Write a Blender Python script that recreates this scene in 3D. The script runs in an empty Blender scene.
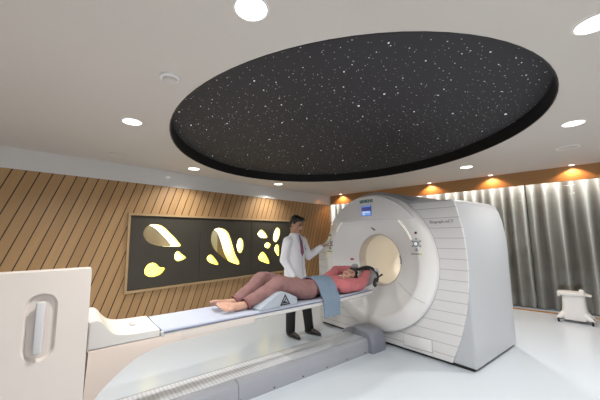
import bpy, bmesh, math, random
from mathutils import Vector, Matrix, Euler
from mathutils.bvhtree import BVHTree
random.seed(7)
PI = math.pi
sc = bpy.context.scene
COL = sc.collection

# ------------------------------------------------------------------ frames
YAW = math.radians(10.06)                       # the scanner stands turned against the room
GV = Vector((math.cos(YAW), -math.sin(YAW), 0)) # along the patient table, towards the scanner
HV = Vector((math.sin(YAW), math.cos(YAW), 0))  # across the table
ZC = 2.56                                       # ceiling
WY = 5.06                                       # timber wall
CX = 6.92                                       # glazed / curtain side

def W(g, h, z=0.0):
    v = GV*g + HV*h
    return Vector((v.x, v.y, z))

# ------------------------------------------------------------------ materials
def mat(name, col, rough=.5, metal=0., spec=.5, coat=0., emit=None, estr=0., sheen=0.):
    m = bpy.data.materials.new(name); m.use_nodes = True
    b = m.node_tree.nodes['Principled BSDF']
    b.inputs['Base Color'].default_value = (*col, 1)
    b.inputs['Roughness'].default_value = rough
    b.inputs['Metallic'].default_value = metal
    b.inputs['Specular IOR Level'].default_value = spec
    b.inputs['Coat Weight'].default_value = coat
    b.inputs['Coat Roughness'].default_value = .05
    b.inputs['Sheen Weight'].default_value = sheen
    if emit:
        b.inputs['Emission Color'].default_value = (*emit, 1)
        b.inputs['Emission Strength'].default_value = estr
    return m

class NT:
    def __init__(s, m):
        s.t = m.node_tree; s.b = s.t.nodes['Principled BSDF']
    def n(s, kind, **kw):
        o = s.t.nodes.new(kind)
        for k, v in kw.items(): setattr(o, k, v)
        return o
    def l(s, a, b): s.t.links.new(a, b)
    def math(s, op, a, b=None, clamp=False):
        o = s.n('ShaderNodeMath', operation=op, use_clamp=clamp)
        for i, v in enumerate((a, b)):
            if v is None: continue
            if isinstance(v, (int, float)): o.inputs[i].default_value = v
            else: s.l(v, o.inputs[i])
        return o.outputs[0]
    def mix(s, fac, a, b):
        o = s.n('ShaderNodeMix', data_type='RGBA')
        if isinstance(fac, (int, float)): o.inputs[0].default_value = fac
        else: s.l(fac, o.inputs[0])
        for i, v in ((6, a), (7, b)):
            if isinstance(v, tuple): o.inputs[i].default_value = (*v, 1)
            else: s.l(v, o.inputs[i])
        return o.outputs[2]

def noisy(m, c2, scale=6., amount=.5, bump=0., stretch=(1, 1, 1)):
    k = NT(m); tc = k.n('ShaderNodeTexCoord'); mp = k.n('ShaderNodeMapping')
    mp.inputs['Scale'].default_value = stretch
    k.l(tc.outputs['Object'], mp.inputs[0])
    no = k.n('ShaderNodeTexNoise'); no.inputs['Scale'].default_value = scale; no.inputs['Detail'].default_value = 4
    k.l(mp.outputs[0], no.inputs['Vector'])
    c1 = tuple(k.b.inputs['Base Color'].default_value[:3])
    f = k.math('MULTIPLY', no.outputs[0], amount)
    k.l(k.mix(f, c1, c2), k.b.inputs['Base Color'])
    if bump:
        bp = k.n('ShaderNodeBump'); bp.inputs['Strength'].default_value = bump; bp.inputs['Distance'].default_value = .01
        k.l(no.outputs[0], bp.inputs['Height']); k.l(bp.outputs[0], k.b.inputs['Normal'])
    return m

def plank_mat():
    m = mat('oak_planks', (.4, .24, .11), .45)
    k = NT(m); tc = k.n('ShaderNodeTexCoord'); sp = k.n('ShaderNodeSeparateXYZ'); k.l(tc.outputs['Object'], sp.inputs[0])
    a = math.radians(19.0)
    u = k.math('SUBTRACT', k.math('MULTIPLY', sp.outputs[0], math.cos(a)), k.math('MULTIPLY', sp.outputs[2], math.sin(a)))
    v = k.math('ADD', k.math('MULTIPLY', sp.outputs[0], math.sin(a)), k.math('MULTIPLY', sp.outputs[2], math.cos(a)))
    q = k.math('DIVIDE', u, .124)
    fr = k.math('FRACT', q); fl = k.math('FLOOR', q)
    wn = k.n('ShaderNodeTexWhiteNoise', noise_dimensions='1D'); k.l(fl, wn.inputs['W'])
    cb = k.n('ShaderNodeCombineXYZ'); k.l(k.math('MULTIPLY', u, 40.), cb.inputs[0]); k.l(k.math('MULTIPLY', v, 2.2), cb.inputs[1])
    k.l(k.math('MULTIPLY', wn.outputs[0], 30.), cb.inputs[2])
    no = k.n('ShaderNodeTexNoise'); no.inputs['Scale'].default_value = 1.; no.inputs['Detail'].default_value = 5
    k.l(cb.outputs[0], no.inputs['Vector'])
    base = k.mix(wn.outputs[0], (.43, .26, .118), (.54, .34, .165))
    col = k.mix(k.math('MULTIPLY', no.outputs[0], .55), base, (.28, .16, .065))
    gap = k.math('LESS_THAN', fr, .10)
    k.l(k.mix(gap, col, (.035, .018, .008)), k.b.inputs['Base Color'])
    bp = k.n('ShaderNodeBump'); bp.inputs['Strength'].default_value = .6; bp.inputs['Distance'].default_value = .01
    k.l(k.math('SUBTRACT', 1., gap), bp.inputs['Height']); k.l(bp.outputs[0], k.b.inputs['Normal'])
    return m

def star_mat():
    m = mat('star_field', (.034, .032, .037), .7)
    k = NT(m); tc = k.n('ShaderNodeTexCoord')
    tot = None
    for sc_, off, rmin, rmax, keep, s in ((9.0, 0, .025, .06, .75, 1.9), (15., 3.1, .035, .075, .7, .9), (2.4, 7.7, .014, .028, .55, 5.)):
        mp = k.n('ShaderNodeMapping'); mp.inputs['Location'].default_value = (off, off*.7, 0); k.l(tc.outputs['Object'], mp.inputs[0])
        vo = k.n('ShaderNodeTexVoronoi', voronoi_dimensions='2D', feature='F1'); vo.inputs['Scale'].default_value = sc_
        k.l(mp.outputs[0], vo.inputs['Vector'])
        sp = k.n('ShaderNodeSeparateColor'); k.l(vo.outputs['Color'], sp.inputs[0])
        r = k.math('ADD', k.math('MULTIPLY', k.math('POWER', sp.outputs[0], 3.), rmax-rmin), rmin)
        on = k.math('MULTIPLY', k.math('LESS_THAN', vo.outputs['Distance'], r), k.math('LESS_THAN', sp.outputs[1], keep))
        e = k.math('MULTIPLY', on, k.math('MULTIPLY', k.math('ADD', sp.outputs[2], .25), s))
        tot = e if tot is None else k.math('ADD', tot, e)
    k.b.inputs['Emission Color'].default_value = (.95, .97, 1, 1)
    k.l(tot, k.b.inputs['Emission Strength'])
    return m

def slat_mat(name, col):
    m = mat(name, col, .32)
    k = NT(m); tc = k.n('ShaderNodeTexCoord'); sp = k.n('ShaderNodeSeparateXYZ'); k.l(tc.outputs['Object'], sp.inputs[0])
    f = k.math('FRACT', k.math('DIVIDE', k.math('SUBTRACT', sp.outputs[2], .335-.004-.114*3), .114))
    g = k.math('LESS_THAN', f, .06)
    k.l(k.mix(g, col, (.45, .445, .45)), k.b.inputs['Base Color'])
    bp = k.n('ShaderNodeBump'); bp.inputs['Strength'].default_value = .5; bp.inputs['Distance'].default_value = .004
    k.l(k.math('SUBTRACT', 1., g), bp.inputs['Height']); k.l(bp.outputs[0], k.b.inputs['Normal'])
    return m

def rib_mat():
    m = mat('bellows_ribs', (.50, .53, .58), .4)
    k = NT(m); tc = k.n('ShaderNodeTexCoord'); sp = k.n('ShaderNodeSeparateXYZ'); k.l(tc.outputs['Object'], sp.inputs[0])
    s = k.math('SINE', k.math('MULTIPLY', sp.outputs[0], 2*PI/.032))
    f = k.math('ADD', k.math('MULTIPLY', s, .5), .5)
    k.l(k.mix(f, (.52, .55, .60), (.66, .69, .74)), k.b.inputs['Base Color'])
    bp = k.n('ShaderNodeBump'); bp.inputs['Strength'].default_value = .35; bp.inputs['Distance'].default_value = .005
    k.l(f, bp.inputs['Height']); k.l(bp.outputs[0], k.b.inputs['Normal'])
    return m

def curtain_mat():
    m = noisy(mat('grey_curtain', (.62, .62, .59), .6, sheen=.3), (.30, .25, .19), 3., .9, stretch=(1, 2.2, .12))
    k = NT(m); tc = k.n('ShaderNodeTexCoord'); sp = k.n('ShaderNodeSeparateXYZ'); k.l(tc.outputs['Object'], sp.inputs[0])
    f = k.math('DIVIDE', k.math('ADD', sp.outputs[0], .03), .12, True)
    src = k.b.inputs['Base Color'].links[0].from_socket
    k.l(k.mix(f, src, (.085, .068, .052)), k.b.inputs['Base Color'])  # shade of the deeper folds painted into the cloth colour
    return m

def reveal_mat():
    m = mat('lit_reveal', (.9, .85, .5), .5)
    k = NT(m); tc = k.n('ShaderNodeTexCoord'); sp = k.n('ShaderNodeSeparateXYZ'); k.l(tc.outputs['Object'], sp.inputs[0])
    f = k.math('DIVIDE', k.math('SUBTRACT', sp.outputs[1], .02), .16, True)
    lowz = k.math('DIVIDE', k.math('SUBTRACT', sp.outputs[2], .28), .45, True)
    f = k.math('MULTIPLY', f, k.math('ADD', k.math('MULTIPLY', lowz, .8), .2))
    c = k.mix(f, (1., .78, .03), (1., .98, .86))
    k.l(c, k.b.inputs['Emission Color']); k.l(k.math('ADD', k.math('MULTIPLY', f, 1.1), 1.5), k.b.inputs['Emission Strength'])
    return m

def glass_mat():
    m = bpy.data.materials.new('clear_glass'); m.use_nodes = True
    t = m.node_tree; t.nodes.remove(t.nodes['Principled BSDF']); out = t.nodes['Material Output']
    tr = t.nodes.new('ShaderNodeBsdfTransparent'); tr.inputs[0].default_value = (.97, .98, .97, 1)
    gl = t.nodes.new('ShaderNodeBsdfGlossy'); gl.inputs['Roughness'].default_value = .02; gl.inputs[0].default_value = (1, 1, 1, 1)
    fr = t.nodes.new('ShaderNodeFresnel'); fr.inputs[0].default_value = 1.4
    mx = t.nodes.new('ShaderNodeMixShader')
    t.links.new(fr.outputs[0], mx.inputs[0]); t.links.new(tr.outputs[0], mx.inputs[1]); t.links.new(gl.outputs[0], mx.inputs[2])
    t.links.new(mx.outputs[0], out.inputs[0])
    return m

M = dict(
    floor=noisy(mat('white_resin_floor', (.58, .64, .70), .20, spec=.4), (.53, .59, .66), 1.3, .35),
    ceiling=noisy(mat('ceiling_paint', (.63, .58, .53), .8), (.60, .55, .505), 2., .3),
    wall=noisy(mat('white_wall_paint', (.74, .72, .69), .7), (.70, .68, .66), 2., .3),
    wall2=noisy(mat('beige_wall_paint', (.78, .76, .74), .7), (.74, .72, .70), 2., .3),
    band=noisy(mat('white_gloss_band', (.72, .715, .71), .07, spec=.7), (.69, .685, .68), 2., .3),
    oak=plank_mat(),
    trim=noisy(mat('oak_trim', (.47, .33, .18), .45), (.36, .23, .11), 14., .6, stretch=(1, 1, 6)),
    fascia=noisy(mat('brown_fascia', (.40, .215, .085), .45), (.30, .15, .06), 10., .6, stretch=(8, .6, 8)),
    board=noisy(mat('dark_board', (.060, .054, .042), .38), (.05, .045, .035), 4., .4),
    niche=noisy(mat('niche_back', (.085, .066, .060), .3), (.16, .135, .125), 5., .9, stretch=(1, 1, .1)),
    niche2=mat('niche_brown', (.075, .045, .024), .4), niche3=noisy(mat('niche_pale', (.22, .21, .20), .4), (.18, .165, .15), 5., .6, stretch=(1, 1, .1)),
    reveal=reveal_mat(), glass=glass_mat(), stars=star_mat(),
    black_rim=mat('black_rim', (.010, .010, .012), .45),
    curtain=curtain_mat(),
    white=noisy(mat('scanner_white', (.82, .82, .83), .25, coat=.2), (.79, .79, .80), 3., .3),
    disc=noisy(mat('scanner_disc_white', (.85, .845, .84), .26, coat=.2), (.82, .81, .81), 3., .3),
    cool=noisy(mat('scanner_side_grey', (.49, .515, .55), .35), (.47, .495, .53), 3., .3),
    topgrey=mat('scanner_top_grey', (.20, .22, .25), .35),
    slat=slat_mat('slatted_cover', (.72, .72, .73)),
    bore=mat('bore_cream', (.80, .75, .66), .4),
    borerim=mat('bore_rim_beige', (.56, .50, .44), .4),
    dark=mat('dark_plastic', (.02, .02, .022), .4),
    seam=mat('seam_grey', (.42, .42, .43), .5),
    grey=mat('mid_grey_plastic', (.30, .31, .33), .4),
    ltgrey=noisy(mat('light_grey_plastic', (.50, .50, .52), .4), (.45, .45, .47), 8., .4),
    strip=mat('emissive_trim', (.9, .88, .8), .4, emit=(1, .95, .82), estr=.55),
    teal=mat('teal_letters', (.015, .15, .145), .4),
    greytext=mat('grey_letters', (.24, .24, .26), .5),
    red=mat('red_lamp', (.16, .02, .015), .4), laser=mat('laser_window', (.25, .02, .05), .3, emit=(.8, .05, .15), estr=.25),
    green=mat('green_lamp', (.45, .6, .08), .4, emit=(.5, .7, .05), estr=.3),
    screen=mat('screen_navy', (.05, .05, .16), .3, emit=(.06, .07, .30), estr=.8),
    screenlit=mat('screen_blue', (.1, .3, .8), .3, emit=(.22, .45, 1.), estr=1.0),
    screenwhite=mat('screen_white', (.8, .9, 1), .3, emit=(.8, .9, 1.), estr=1.0),
    beige=noisy(mat('pedestal_ivory', (.60, .52, .475), .38), (.58, .50, .46), 2., .3),
    cap=noisy(mat('cover_white', (.60, .59, .58), .35), (.58, .57, .56), 3., .3),
    pad=noisy(mat('pad_blue_grey', (.42, .46, .56), .7), (.38, .42, .52), 9., .5),
    padshade=mat('pad_shade', (.13, .15, .21), .6),
    rail=noisy(mat('rail_blue_grey', (.33, .35, .395), .38), (.31, .33, .37), 4., .4),
    railtop=noisy(mat('rail_top', (.44, .465, .50), .33), (.42, .445, .48), 4., .4),
    railcap=noisy(mat('rail_cap_grey', (.22, .235, .285), .35), (.20, .215, .26), 4., .4),
    ribs=rib_mat(),
    shield=noisy(mat('panel_offwhite', (.60, .555, .525), .35), (.58, .53, .505), 1.5, .4),
    recess=noisy(mat('recess_ivory', (.62, .565, .53), .4), (.60, .545, .51), 3., .3),
    lamp=mat('lamp_diffuser', (1, 1, 1), .5, emit=(1, .97, .93), estr=9.),
    lampring=mat('lamp_ring_white', (.8, .79, .78), .4),
    skin=noisy(mat('skin_light', (.56, .34, .25), .5), (.50, .27, .20), 12., .5),
    skin2=noisy(mat('skin_tan', (.46, .27, .19), .5), (.42, .23, .16), 12., .5),
    lips=mat('lips', (.36, .13, .11), .5), eye=mat('dark_eye', (.02, .015, .012), .3),
    nail=mat('toenail', (.62, .38, .31), .35),
    hair=noisy(mat('black_hair', (.010, .009, .009), .45), (.02, .018, .017), 30., .5),
    coat=noisy(mat('white_coat_cloth', (.86, .88, .94), .8), (.73, .76, .83), 9., .6, .15),
    shirt=mat('pale_shirt', (.62, .68, .80), .8), tie=noisy(mat('maroon_tie', (.22, .075, .15), .6), (.3, .1, .17), 60., .6),
    trouser=noisy(mat('black_trousers', (.012, .012, .015), .8), (.02, .02, .024), 9., .5, .2),
    shoe=mat('black_leather', (.012, .011, .011), .35),
    badge=mat('badge_white', (.7, .75, .8), .4), badgeblue=mat('badge_blue', (.08, .2, .45), .4),
    pants=noisy(mat('mauve_cloth', (.27, .145, .14), .85), (.17, .09, .088), 16., .8, .8),
    hem=mat('dark_hem', (.20, .085, .085), .85),
    top=noisy(mat('coral_cloth', (.54, .17, .18), .85), (.40, .11, .125), 14., .8, .8),
    blanket=noisy(mat('blue_grey_cloth', (.17, .235, .315), .8), (.135, .19, .26), 12., .6, .15),
    wedge=noisy(mat('wedge_grey', (.33, .37, .43), .6), (.29, .33, .39), 8., .5),
    strap=noisy(mat('black_strap', (.012, .012, .014), .6), (.03, .03, .033), 20., .5),
    cart=noisy(mat('cart_white', (.76, .75, .75), .3), (.73, .72, .72), 3., .3),
    wheel=mat('caster_black', (.015, .015, .016), .5),
)
for k_ in ('stars',): pass

# ------------------------------------------------------------------ object helpers
ORG = {}
def tag(o, label=None, cat=None, group=None, kind=None):
    if label: o['label'] = label
    if cat: o['category'] = cat
    if group: o['group'] = group
    if kind: o['kind'] = kind
    return o

def thing(name, label, cat, g, h, z=0., group=None, room=False, rot=None):
    """Empty at the thing's base. Parts are authored in (g, h, z) of the scanner frame, or x, y, z of the room."""
    o = bpy.data.objects.new(name, None); COL.objects.link(o); o.empty_display_size = .1
    o.location = Vector((g, h, z)) if room else W(g, h, z)
    o.rotation_euler = (0, 0, 0 if room else -YAW) if rot is None else (0, 0, rot)
    ORG[o.name] = Vector((g, h, z))
    return tag(o, label, cat, group)

def link(name, me, m, parent=None, smooth=True, label=None, local=False):
    o = bpy.data.objects.new(name, me); COL.objects.link(o)
    if m is not None:
        ms = m if isinstance(m, (list, tuple)) else [m]
        if not me.materials:
            for x in ms: me.materials.append(x)
    if smooth:
        for p in me.polygons: p.use_smooth = True
        try: me.set_sharp_from_angle(angle=math.radians(38))
        except Exception: pass
    if parent is not None:
        top = parent
        while top.parent: top = top.parent
        if not local:
            off = ORG[top.name]
            me.transform(Matrix.Translation(-off))
        o.parent = parent
    if label: o['label'] = label
    return o

def mk(name, bm, m, parent=None, smooth=True, label=None, local=False):
    bmesh.ops.recalc_face_normals(bm, faces=bm.faces)
    me = bpy.data.meshes.new(name); bm.to_mesh(me); bm.free()
    return link(name, me, m, parent, smooth, label, local)

def struct(name, bm, m, smooth=False):
    o = mk(name, bm, m, None, smooth); o['kind'] = 'structure'; return o

def box(bm, a, b, bev=0., seg=2):
    c = [(x, y, z) for z in (a[2], b[2]) for y in (a[1], b[1]) for x in (a[0], b[0])]
    v = [bm.verts.new(p) for p in c]
    fs = [bm.faces.new([v[i] for i in q]) for q in ((0, 2, 3, 1), (4, 5, 7, 6), (0, 1, 5, 4), (2, 6, 7, 3), (0, 4, 6, 2), (1, 3, 7, 5))]
    if bev:
        es = list({e for f in fs for e in f.edges})
        bmesh.ops.bevel(bm, geom=es, offset=bev, segments=seg, profile=.6, affect='EDGES')
    return bm

def B(*args, **kw): return box(bmesh.new(), *args, **kw)

def prism(bm, pts, axis, a, b, bev=0., seg=2):
    """polygon pts (2D) extruded along axis 'x','y','z' between a and b"""
    def P(p, t):
        return {'x': (t, p[0], p[1]), 'y': (p[0], t, p[1]), 'z': (p[0], p[1], t)}[axis]
    v0 = [bm.verts.new(P(p, a)) for p in pts]; v1 = [bm.verts.new(P(p, b)) for p in pts]
    f0 = bm.faces.new(v0); f1 = bm.faces.new(v1[::-1]); n = len(pts)
    for i in range(n): bm.faces.new((v0[i], v0[(i+1) % n], v1[(i+1) % n], v1[i]))
    if bev:
        es = [e for f in (f0, f1) for e in f.edges]
        bmesh.ops.bevel(bm, geom=list(set(es)), offset=bev, segments=seg, profile=.6, affect='EDGES')
    return bm

def lathe(bm, prof, c, axis='z', n=64, a0=0., a1=2*PI):
    """prof: (r, t) along axis through c"""
    full = abs(a1-a0-2*PI) < 1e-6
    N = n if full else n+1
    rings = []
    for r, t in prof:
        ring = []
        for i in range(N):
            a = a0 + (a1-a0)*i/n
            p = {'z': (r*math.cos(a), r*math.sin(a), t), 'x': (t, r*math.cos(a), r*math.sin(a)), 'y': (r*math.cos(a), t, r*math.sin(a))}[axis]
            ring.append(bm.verts.new(Vector(c)+Vector(p)))
        rings.append(ring)
    for A_, B_ in zip(rings, rings[1:]):
        for i in range(N if full else N-1):
            j = (i+1) % N
            try: bm.faces.new((A_[i], A_[j], B_[j], B_[i]))
            except ValueError: pass
    return rings

def tube(bm, pts, r, n=8, closed=False):
    pts = [Vector(p) for p in pts]; rings = []
    rr = r if isinstance(r, (list, tuple)) else [r]*len(pts)
    for i, p in enumerate(pts):
        d = (pts[min(i+1, len(pts)-1)] - pts[max(i-1, 0)]).normalized()
        u = d.orthogonal().normalized() if i == 0 else (u - d*u.dot(d)).normalized()
        w = d.cross(u)
        rings.append([bm.verts.new(p + (u*math.cos(2*PI*k/n) + w*math.sin(2*PI*k/n))*rr[i]) for k in range(n)])
    for A_, B_ in zip(rings, rings[1:]):
        for k in range(n): bm.faces.new((A_[k], A_[(k+1) % n], B_[(k+1) % n], B_[k]))
    bm.faces.new(rings[0][::-1]); bm.faces.new(rings[-1])
    return bm

def catmull(pts, k=6, closed=True):
    n = len(pts); out = []
    P = lambda i: Vector(pts[i % n]) if closed else Vector(pts[max(0, min(n-1, i))])
    for i in range(n if closed else n-1):
        a, b, c, d = P(i-1), P(i), P(i+1), P(i+2)
        for j in range(k):
            t = j/k
            out.append(.5*((2*b) + (c-a)*t + (2*a-5*b+4*c-d)*t*t + (3*b-a-3*c+d)*t**3))
    if not closed: out.append(P(n-1))
    return out

def evaluated(ob):
    dg = bpy.context.evaluated_depsgraph_get(); dg.update()
    return bpy.data.meshes.new_from_object(ob.evaluated_get(dg), depsgraph=dg)

def plate(name, outer, holes, thick):
    """flat plate with holes from 2D outlines, in x-y, thickness along z (0..thick)"""
    cu = bpy.data.curves.new('tmp', 'CURVE'); cu.dimensions = '2D'; cu.fill_mode = 'BOTH'; cu.extrude = thick/2
    for lp in [outer]+holes:
        s = cu.splines.new('POLY'); s.points.add(len(lp)-1); s.use_cyclic_u = True
        for q, p in zip(s.points, lp): q.co = (p[0], p[1], 0, 1)
    o = bpy.data.objects.new('tmp', cu); COL.objects.link(o)
    me = evaluated(o); me.name = name; me.transform(Matrix.Translation((0, 0, thick/2)))
    me.materials.clear()
    bpy.data.objects.remove(o); bpy.data.curves.remove(cu)
    return me

def text_mesh(s, size, extrude=.002):
    cu = bpy.data.curves.new('tmp', 'FONT'); cu.body = s; cu.size = size; cu.extrude = extrude; cu.align_x = 'CENTER'; cu.align_y = 'CENTER'
    cu.offset = size*.012
    o = bpy.data.objects.new('tmp', cu); COL.objects.link(o)
    me = evaluated(o); me.materials.clear()
    bpy.data.objects.remove(o); bpy.data.curves.remove(cu)
    return me

# --- soft bodies: overlapping solids fused by a voxel remesh into one skin
def cap(bm, a, b, ra, rb, sx=1., up=None, n=18):
    a, b = Vector(a), Vector(b); d = b-a; L = d.length; d.normalize()
    u = Vector(up) if up is not None else d.orthogonal()
    u = (u - d*u.dot(d)).normalized(); w = d.cross(u)
    rings = []
    for k in range(1, 6): t = -math.cos(k/6*PI/2); rings.append((t*ra, math.sin(k/6*PI/2)*ra))
    rings += [(0, ra), (L, rb)]
    for k in range(5, 0, -1): t = math.cos(k/6*PI/2); rings.append((L+t*rb, math.sin(k/6*PI/2)*rb))
    R = [[bm.verts.new(a+d*t+(u*math.cos(2*PI*i/n)*sx+w*math.sin(2*PI*i/n))*r) for i in range(n)] for t, r in rings]
    for A_, B_ in zip(R, R[1:]):
        for i in range(n): bm.faces.new((A_[i], A_[(i+1) % n], B_[(i+1) % n], B_[i]))
    bm.faces.new(R[0][::-1]); bm.faces.new(R[-1])

def ell(bm, c, r, rot=None):
    m = Matrix.Translation(Vector(c)) @ (rot.to_matrix().to_4x4() if rot else Matrix()) @ Matrix.Diagonal((*r, 1))
    bmesh.ops.create_uvsphere(bm, u_segments=24, v_segments=16, radius=1, matrix=m)

def chain(bm, pts, rs, **kw):
    for i in range(len(pts)-1): cap(bm, pts[i], pts[i+1], rs[i], rs[i+1], **kw)

def oval_loft(bm, rings, n=32):
    """rings: (centre, axis_u, axis_v) -> closed tube"""
    R = [[bm.verts.new(Vector(c)+Vector(u)*math.cos(2*PI*i/n)+Vector(v)*math.sin(2*PI*i/n)) for i in range(n)] for c, u, v in rings]
    for A_, B_ in zip(R, R[1:]):
        for i in range(n): bm.faces.new((A_[i], A_[(i+1) % n], B_[(i+1) % n], B_[i]))
    bm.faces.new(R[0][::-1]); bm.faces.new(R[-1])

def fuse(bm, voxel, smooth=4, fac=.5):
    bmesh.ops.recalc_face_normals(bm, faces=bm.faces)
    me = bpy.data.meshes.new('tmp'); bm.to_mesh(me); bm.free()
    o = bpy.data.objects.new('tmp', me); COL.objects.link(o)
    r = o.modifiers.new('r', 'REMESH'); r.mode = 'VOXEL'; r.voxel_size = voxel; r.use_smooth_shade = True
    if smooth:
        s = o.modifiers.new('s', 'SMOOTH'); s.factor = fac; s.iterations = smooth
    out = evaluated(o); bpy.data.objects.remove(o); bpy.data.meshes.remove(me)
    return out

def crease(me, amp, freq):
    from mathutils import noise
    n = [v.normal.copy() for v in me.vertices]
    for v, k in zip(me.vertices, n):
        q = v.co*freq; w = noise.noise(q) + .6*noise.noise(Vector((q.x*2.4, q.y*1.2, q.z*2.0)) + Vector((7, 3, 1)))
        v.co += k*(amp*(w - .15))

def paint(me, rules, mats):
    """assign material slots by face centre; rules: (slot, test)"""
    me.materials.clear()
    for m in mats: me.materials.append(m)
    for p in me.polygons:
        for s, t in rules:
            if t(p.center): p.material_index = s; break

# ------------------------------------------------------------------ camera
cam_d = bpy.data.cameras.new('camera'); cam = bpy.data.objects.new('camera', cam_d); COL.objects.link(cam)
RTv = Vector((.6699, -.7423, -.0140)); UPv = Vector((-.0815, -.0926, .9924)); FWv = Vector((.7380, .6636, .1236))
RTv.normalize(); FWv = (FWv - RTv*FWv.dot(RTv)).normalized(); UPv = RTv.cross(FWv)
cam.matrix_world = Matrix(((RTv.x, UPv.x, -FWv.x, 0), (RTv.y, UPv.y, -FWv.y, 0), (RTv.z, UPv.z, -FWv.z, 1.4), (0, 0, 0, 1)))
cam_d.sensor_width = 36; cam_d.lens = 293.87/600*36; cam_d.clip_start = .05; cam_d.clip_end = 60
sc.camera = cam

# ================================================================== SETTING
XB, YR, XE = -2.6, -2.6, 7.55
bm = bmesh.new(); box(bm, (XB-.2, YR-.2, -.1), (XE+.2, WY+1.2, 0)); struct('floor', bm, M['floor'])

# ceiling with oval opening
ec = Vector((3.21, 2.22)); ax = Vector((-.482, -.876)); ay = Vector((-.876, .482)); ra, rb = 2.345, 2.063
def oval(f=1., n=96, off=0.): return [ec + ax*((ra*f+off)*math.cos(2*PI*i/n)) + ay*((rb*f+off)*math.sin(2*PI*i/n)) for i in range(n)]
me = plate('ceiling', [(XB, YR), (XE, YR), (XE, WY+.05), (XB, WY+.05)], [oval()], .03)
me.transform(Matrix.Translation((0, 0, ZC)))
o = link('ceiling', me, M['ceiling'], None, False); o['kind'] = 'structure'

# timber wall with an opening for the lit boards
NX0, NX1, NZ0, NZ1 = 1.64, 5.25, .61, 1.77
bm = bmesh.new()
for a, b in (((XB, -.0), (NX0, 2.29)), ((NX1, -.0), (CX, 2.29)), ((NX0, -.0), (NX1, NZ0)), ((NX0, NZ1), (NX1, 2.29))):
    box(bm, (a[0], WY, a[1]), (b[0], WY+.05, b[1]))
struct('wall_left', bm, M['oak'])
bm = B((XB, WY-.012, 2.29), (CX-.02, WY+.05, ZC)); struct('trim_1', bm, M['band'])
bm = B((XE, YR, 0), (XE+.1, WY+.05, ZC+.03)); struct('wall_front', bm, M['wall'])
bm = B((CX, WY-.03, 0), (XE, WY+.05, ZC)); struct('wall_corner', bm, M['wall'])
bm = B((XB-.1, YR, 0), (XB, WY, ZC+.03)); struct('wall_back', bm, M['wall2'])
bm = B((XB, YR-.1, 0), (XE, YR, ZC+.03)); struct('wall_right', bm, M['wall2'])
# brown timber pelmet over the glazing, and the thin timber sill under it
bm = B((CX, YR, 2.305), (CX+.04, WY-.03, ZC)); struct('trim_2', bm, M['fascia'])
bm = B((CX, YR, 0), (CX+.05, WY-.03, .022)); struct('trim_3', bm, M['fascia'])
bm = B((CX+.018, YR, .02), (CX+.024, WY-.03, 2.31)); struct('window_1', bm, M['glass'])

# curtains behind the glass
def curtain(name, y0, y1, label, seed):
    rnd = random.Random(seed)
    t = []; y = y0; xs = []
    n = int((y1-y0)/.008)
    bm = bmesh.new(); cols = []
    ph = rnd.random()*6; 
    for i in range(n+1):
        yy = y0+(y1-y0)*i/n
        s = math.sin(2*PI*yy/.27 + 1.1*math.sin(yy*1.7+ph) + ph) 
        x = CX+.26 + .055*(2*abs(math.sin(PI*yy/.185 + .9*math.sin(yy*2.3+ph) + ph))**.7 - 1) + .02*math.sin(2*PI*yy/.41+ph*2)
        cols.append([bm.verts.new((x + .018*math.sin(3*z+yy*4)*(1-z/2.6), yy, z)) for z in (.015, .5, 1., 1.5, 2., 2.3, ZC-.02)])
    for A_, B_ in zip(cols, cols[1:]):
        for j in range(6): bm.faces.new((A_[j], B_[j], B_[j+1], A_[j+1]))
    th = thing(name, label, 'curtain', CX+.24, (y0+y1)/2, 0, 'long grey curtains behind the glass', room=True)
    mk('drape', bm, M['curtain'], th)
    bm = bmesh.new(); tube(bm, [(CX+.24, y0+.02, ZC-.015), (CX+.24, y1-.02, ZC-.015)], .012)
    mk('heading_tape', bm, M['ltgrey'], th)
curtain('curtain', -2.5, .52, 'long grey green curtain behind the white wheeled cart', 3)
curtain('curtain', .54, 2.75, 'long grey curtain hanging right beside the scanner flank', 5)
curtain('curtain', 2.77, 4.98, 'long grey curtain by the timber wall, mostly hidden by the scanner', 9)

# ================================================================== STAR CEILING
st = thing('star_ceiling', 'large black oval ceiling panel full of tiny white star lights', 'ceiling panel', ec.x, ec.y, ZC, room=True)
n = 96; bm = bmesh.new(); lo = oval(1., n, .0); rings = []
for off, z in ((.012, ZC+.031), (.0, ZC-.004), (-.012, ZC-.004), (-.012, ZC+.155)):
    rings.append([bm.verts.new((p.x, p.y, z)) for p in oval(1., n, off)])
for A_, B_ in zip(rings, rings[1:]):
    for i in range(n): bm.faces.new((A_[i], A_[(i+1) % n], B_[(i+1) % n], B_[i]))
mk('rim', bm, M['black_rim'], st)
bm = bmesh.new(); bm.faces.new([bm.verts.new((p.x, p.y, ZC+.15)) for p in oval(1., n, -.005)])
mk('star_field', bm, M['stars'], st, False)

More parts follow.
